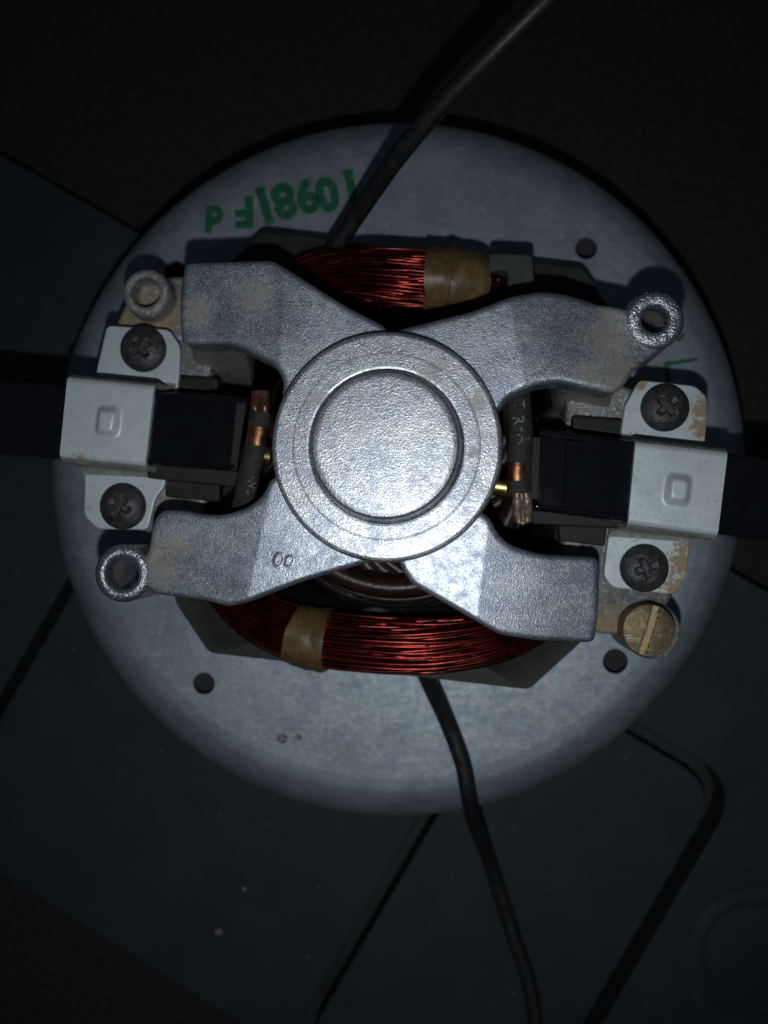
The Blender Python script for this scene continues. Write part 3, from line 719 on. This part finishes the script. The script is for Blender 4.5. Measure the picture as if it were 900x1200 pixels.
rootR, slR = brush_holder(
    [(631, 502), (627, 598), (970, 642), (970, 546)], [(633, 503), (629, 598), (662, 601), (666, 506)],
    [[(623, 597), (738, 606), (738, 620), (624, 614)]], [[(654, 609), (712, 614), (709, 640), (656, 634)]],
    [[(671, 487), (735, 492), (735, 510), (671, 504)]],
    [((577, 569, 33), (606, 573, 33), 1.7)],
    ([(607.5, 543, zs), (607, 553, zs), (606.5, 564, zs)], 2.0), ([(608.5, 578, zs-.3), (608, 553, zs-.15), (610, 510, zs), (607, 465, zs-1), (603, 425, 32), (600, 400, 27)], [2.15]*40+[1.9]),
    ((611, 577, zs), (613, 611, zs-1.2)), 'crimp_pale', [(622, 512), (620, 584), (631, 586), (634, 512)], 'glossy black brush holder beside the rusty clamp, its sleeve lettered')
# fine line of print on the sleeves
def print_on(sl, items):
    mb = MB()
    for chs, x, y, h, a in items:
        c = at(x, y, zs+1.45); V_, F_ = text_mesh(chs, h*(H-zs-1.4)/F/.70, c, R(a), 0, .01)
        V2 = []
        for v in V_:
            q = min(1, abs(v[0]-c.x)/2.6); V2.append((v[0], v[1], 0))
        mb.add((V2, F_))
    return mb
def drape(mb, sl):
    """lay print on the sleeve: drop every vertex onto its surface"""
    from mathutils.bvhtree import BVHTree
    me = sl.data; bvh = BVHTree.FromPolygons([v.co for v in me.vertices], [tuple(p.vertices) for p in me.polygons])
    V2 = []
    for v in mb.V:
        h = bvh.ray_cast(Vector((v[0]*MM, v[1]*MM, .2)), Vector((0, 0, -1)))
        V2.append((v[0], v[1], (h[0].z/MM-ZB+.05) if h[0] else zs))
    mb.V = V2; return mb
drape(print_on(slR, [('T', 609, 474, 13, -84), ('R', 608, 493, 13, -84), ('-', 611, 503, 13, -84), ('A', 613.5, 514, 13, -84)]), slR).obj('printed_code', 'ink_grey', rootR, smooth=False)
drape(print_on(slL, [('W', 293.5, 566, 9, -80), ('L', 292, 576, 8, -80)]), slL).obj('printed_code', 'ink_grey', rootL, smooth=False)

# slotted brass bolt in the lug beside the rusty clamp
bc = at(761.5, 739, 30.3); sa = at(751, 764, 30)-at(768, 709, 30); ang = math.atan2(sa.y, sa.x)
def slot(x, y):
    v = -x*math.sin(ang)+y*math.cos(ang)
    return .75*max(0, min(1, (.72-abs(v))/.22))
bolt = head(bc, 4.7, 5.2, 25.2, slot, ['bolt', 'bolt_slot'], 'slotted_bolt', motor, matf=lambda x, y: abs(-x*math.sin(ang)+y*math.cos(ang)) < .62 and x*x+y*y < 21, fl=.12)
bolt['label'] = 'tarnished brass bolt with a slotted head'
MB().add(lathe([(0, 24.5), (3.1, 24.5), (3.1, 26.5), (0, 26.5)], bc, 24)).obj('shank', 'bolt', bolt)

# ---- lead wires
w1 = [at(330, 372, 12), at(372, 318, 15), at(396, 285, 19), at(426, 240, 25), at(470, 178, 36), at(520, 120, 44), at(575, 64, 50), at(640, 0, 55), at(720, -75, 62), at(800, -150, 58)]
MB().add(tube(spline(w1, 12), 1.75, 18)).obj('lead_wire', 'rubber', motor, angle=180)['label'] = 'black lead wire rising over the green stamped code'
w2 = [at(470, 740, 13), at(494, 780, 12), at(506, 806, 8), at(524, 845, 3.2), at(542, 893, 1.9), at(549, 930, .5), at(556, 962, -7), at(574, 1010, -20), at(590, 1060, -23), at(608, 1115, zt+1.75), at(622, 1160, zt+1.75), at(627, 1210, zt+1.75), at(618, 1290, zt+1.75), at(590, 1370, zt+1.75)]
MB().add(tube(spline(w2, 12), 1.75, 18)).obj('lead_wire', 'rubber', motor, angle=180)['label'] = 'black lead wire running down over the rim onto the tray'
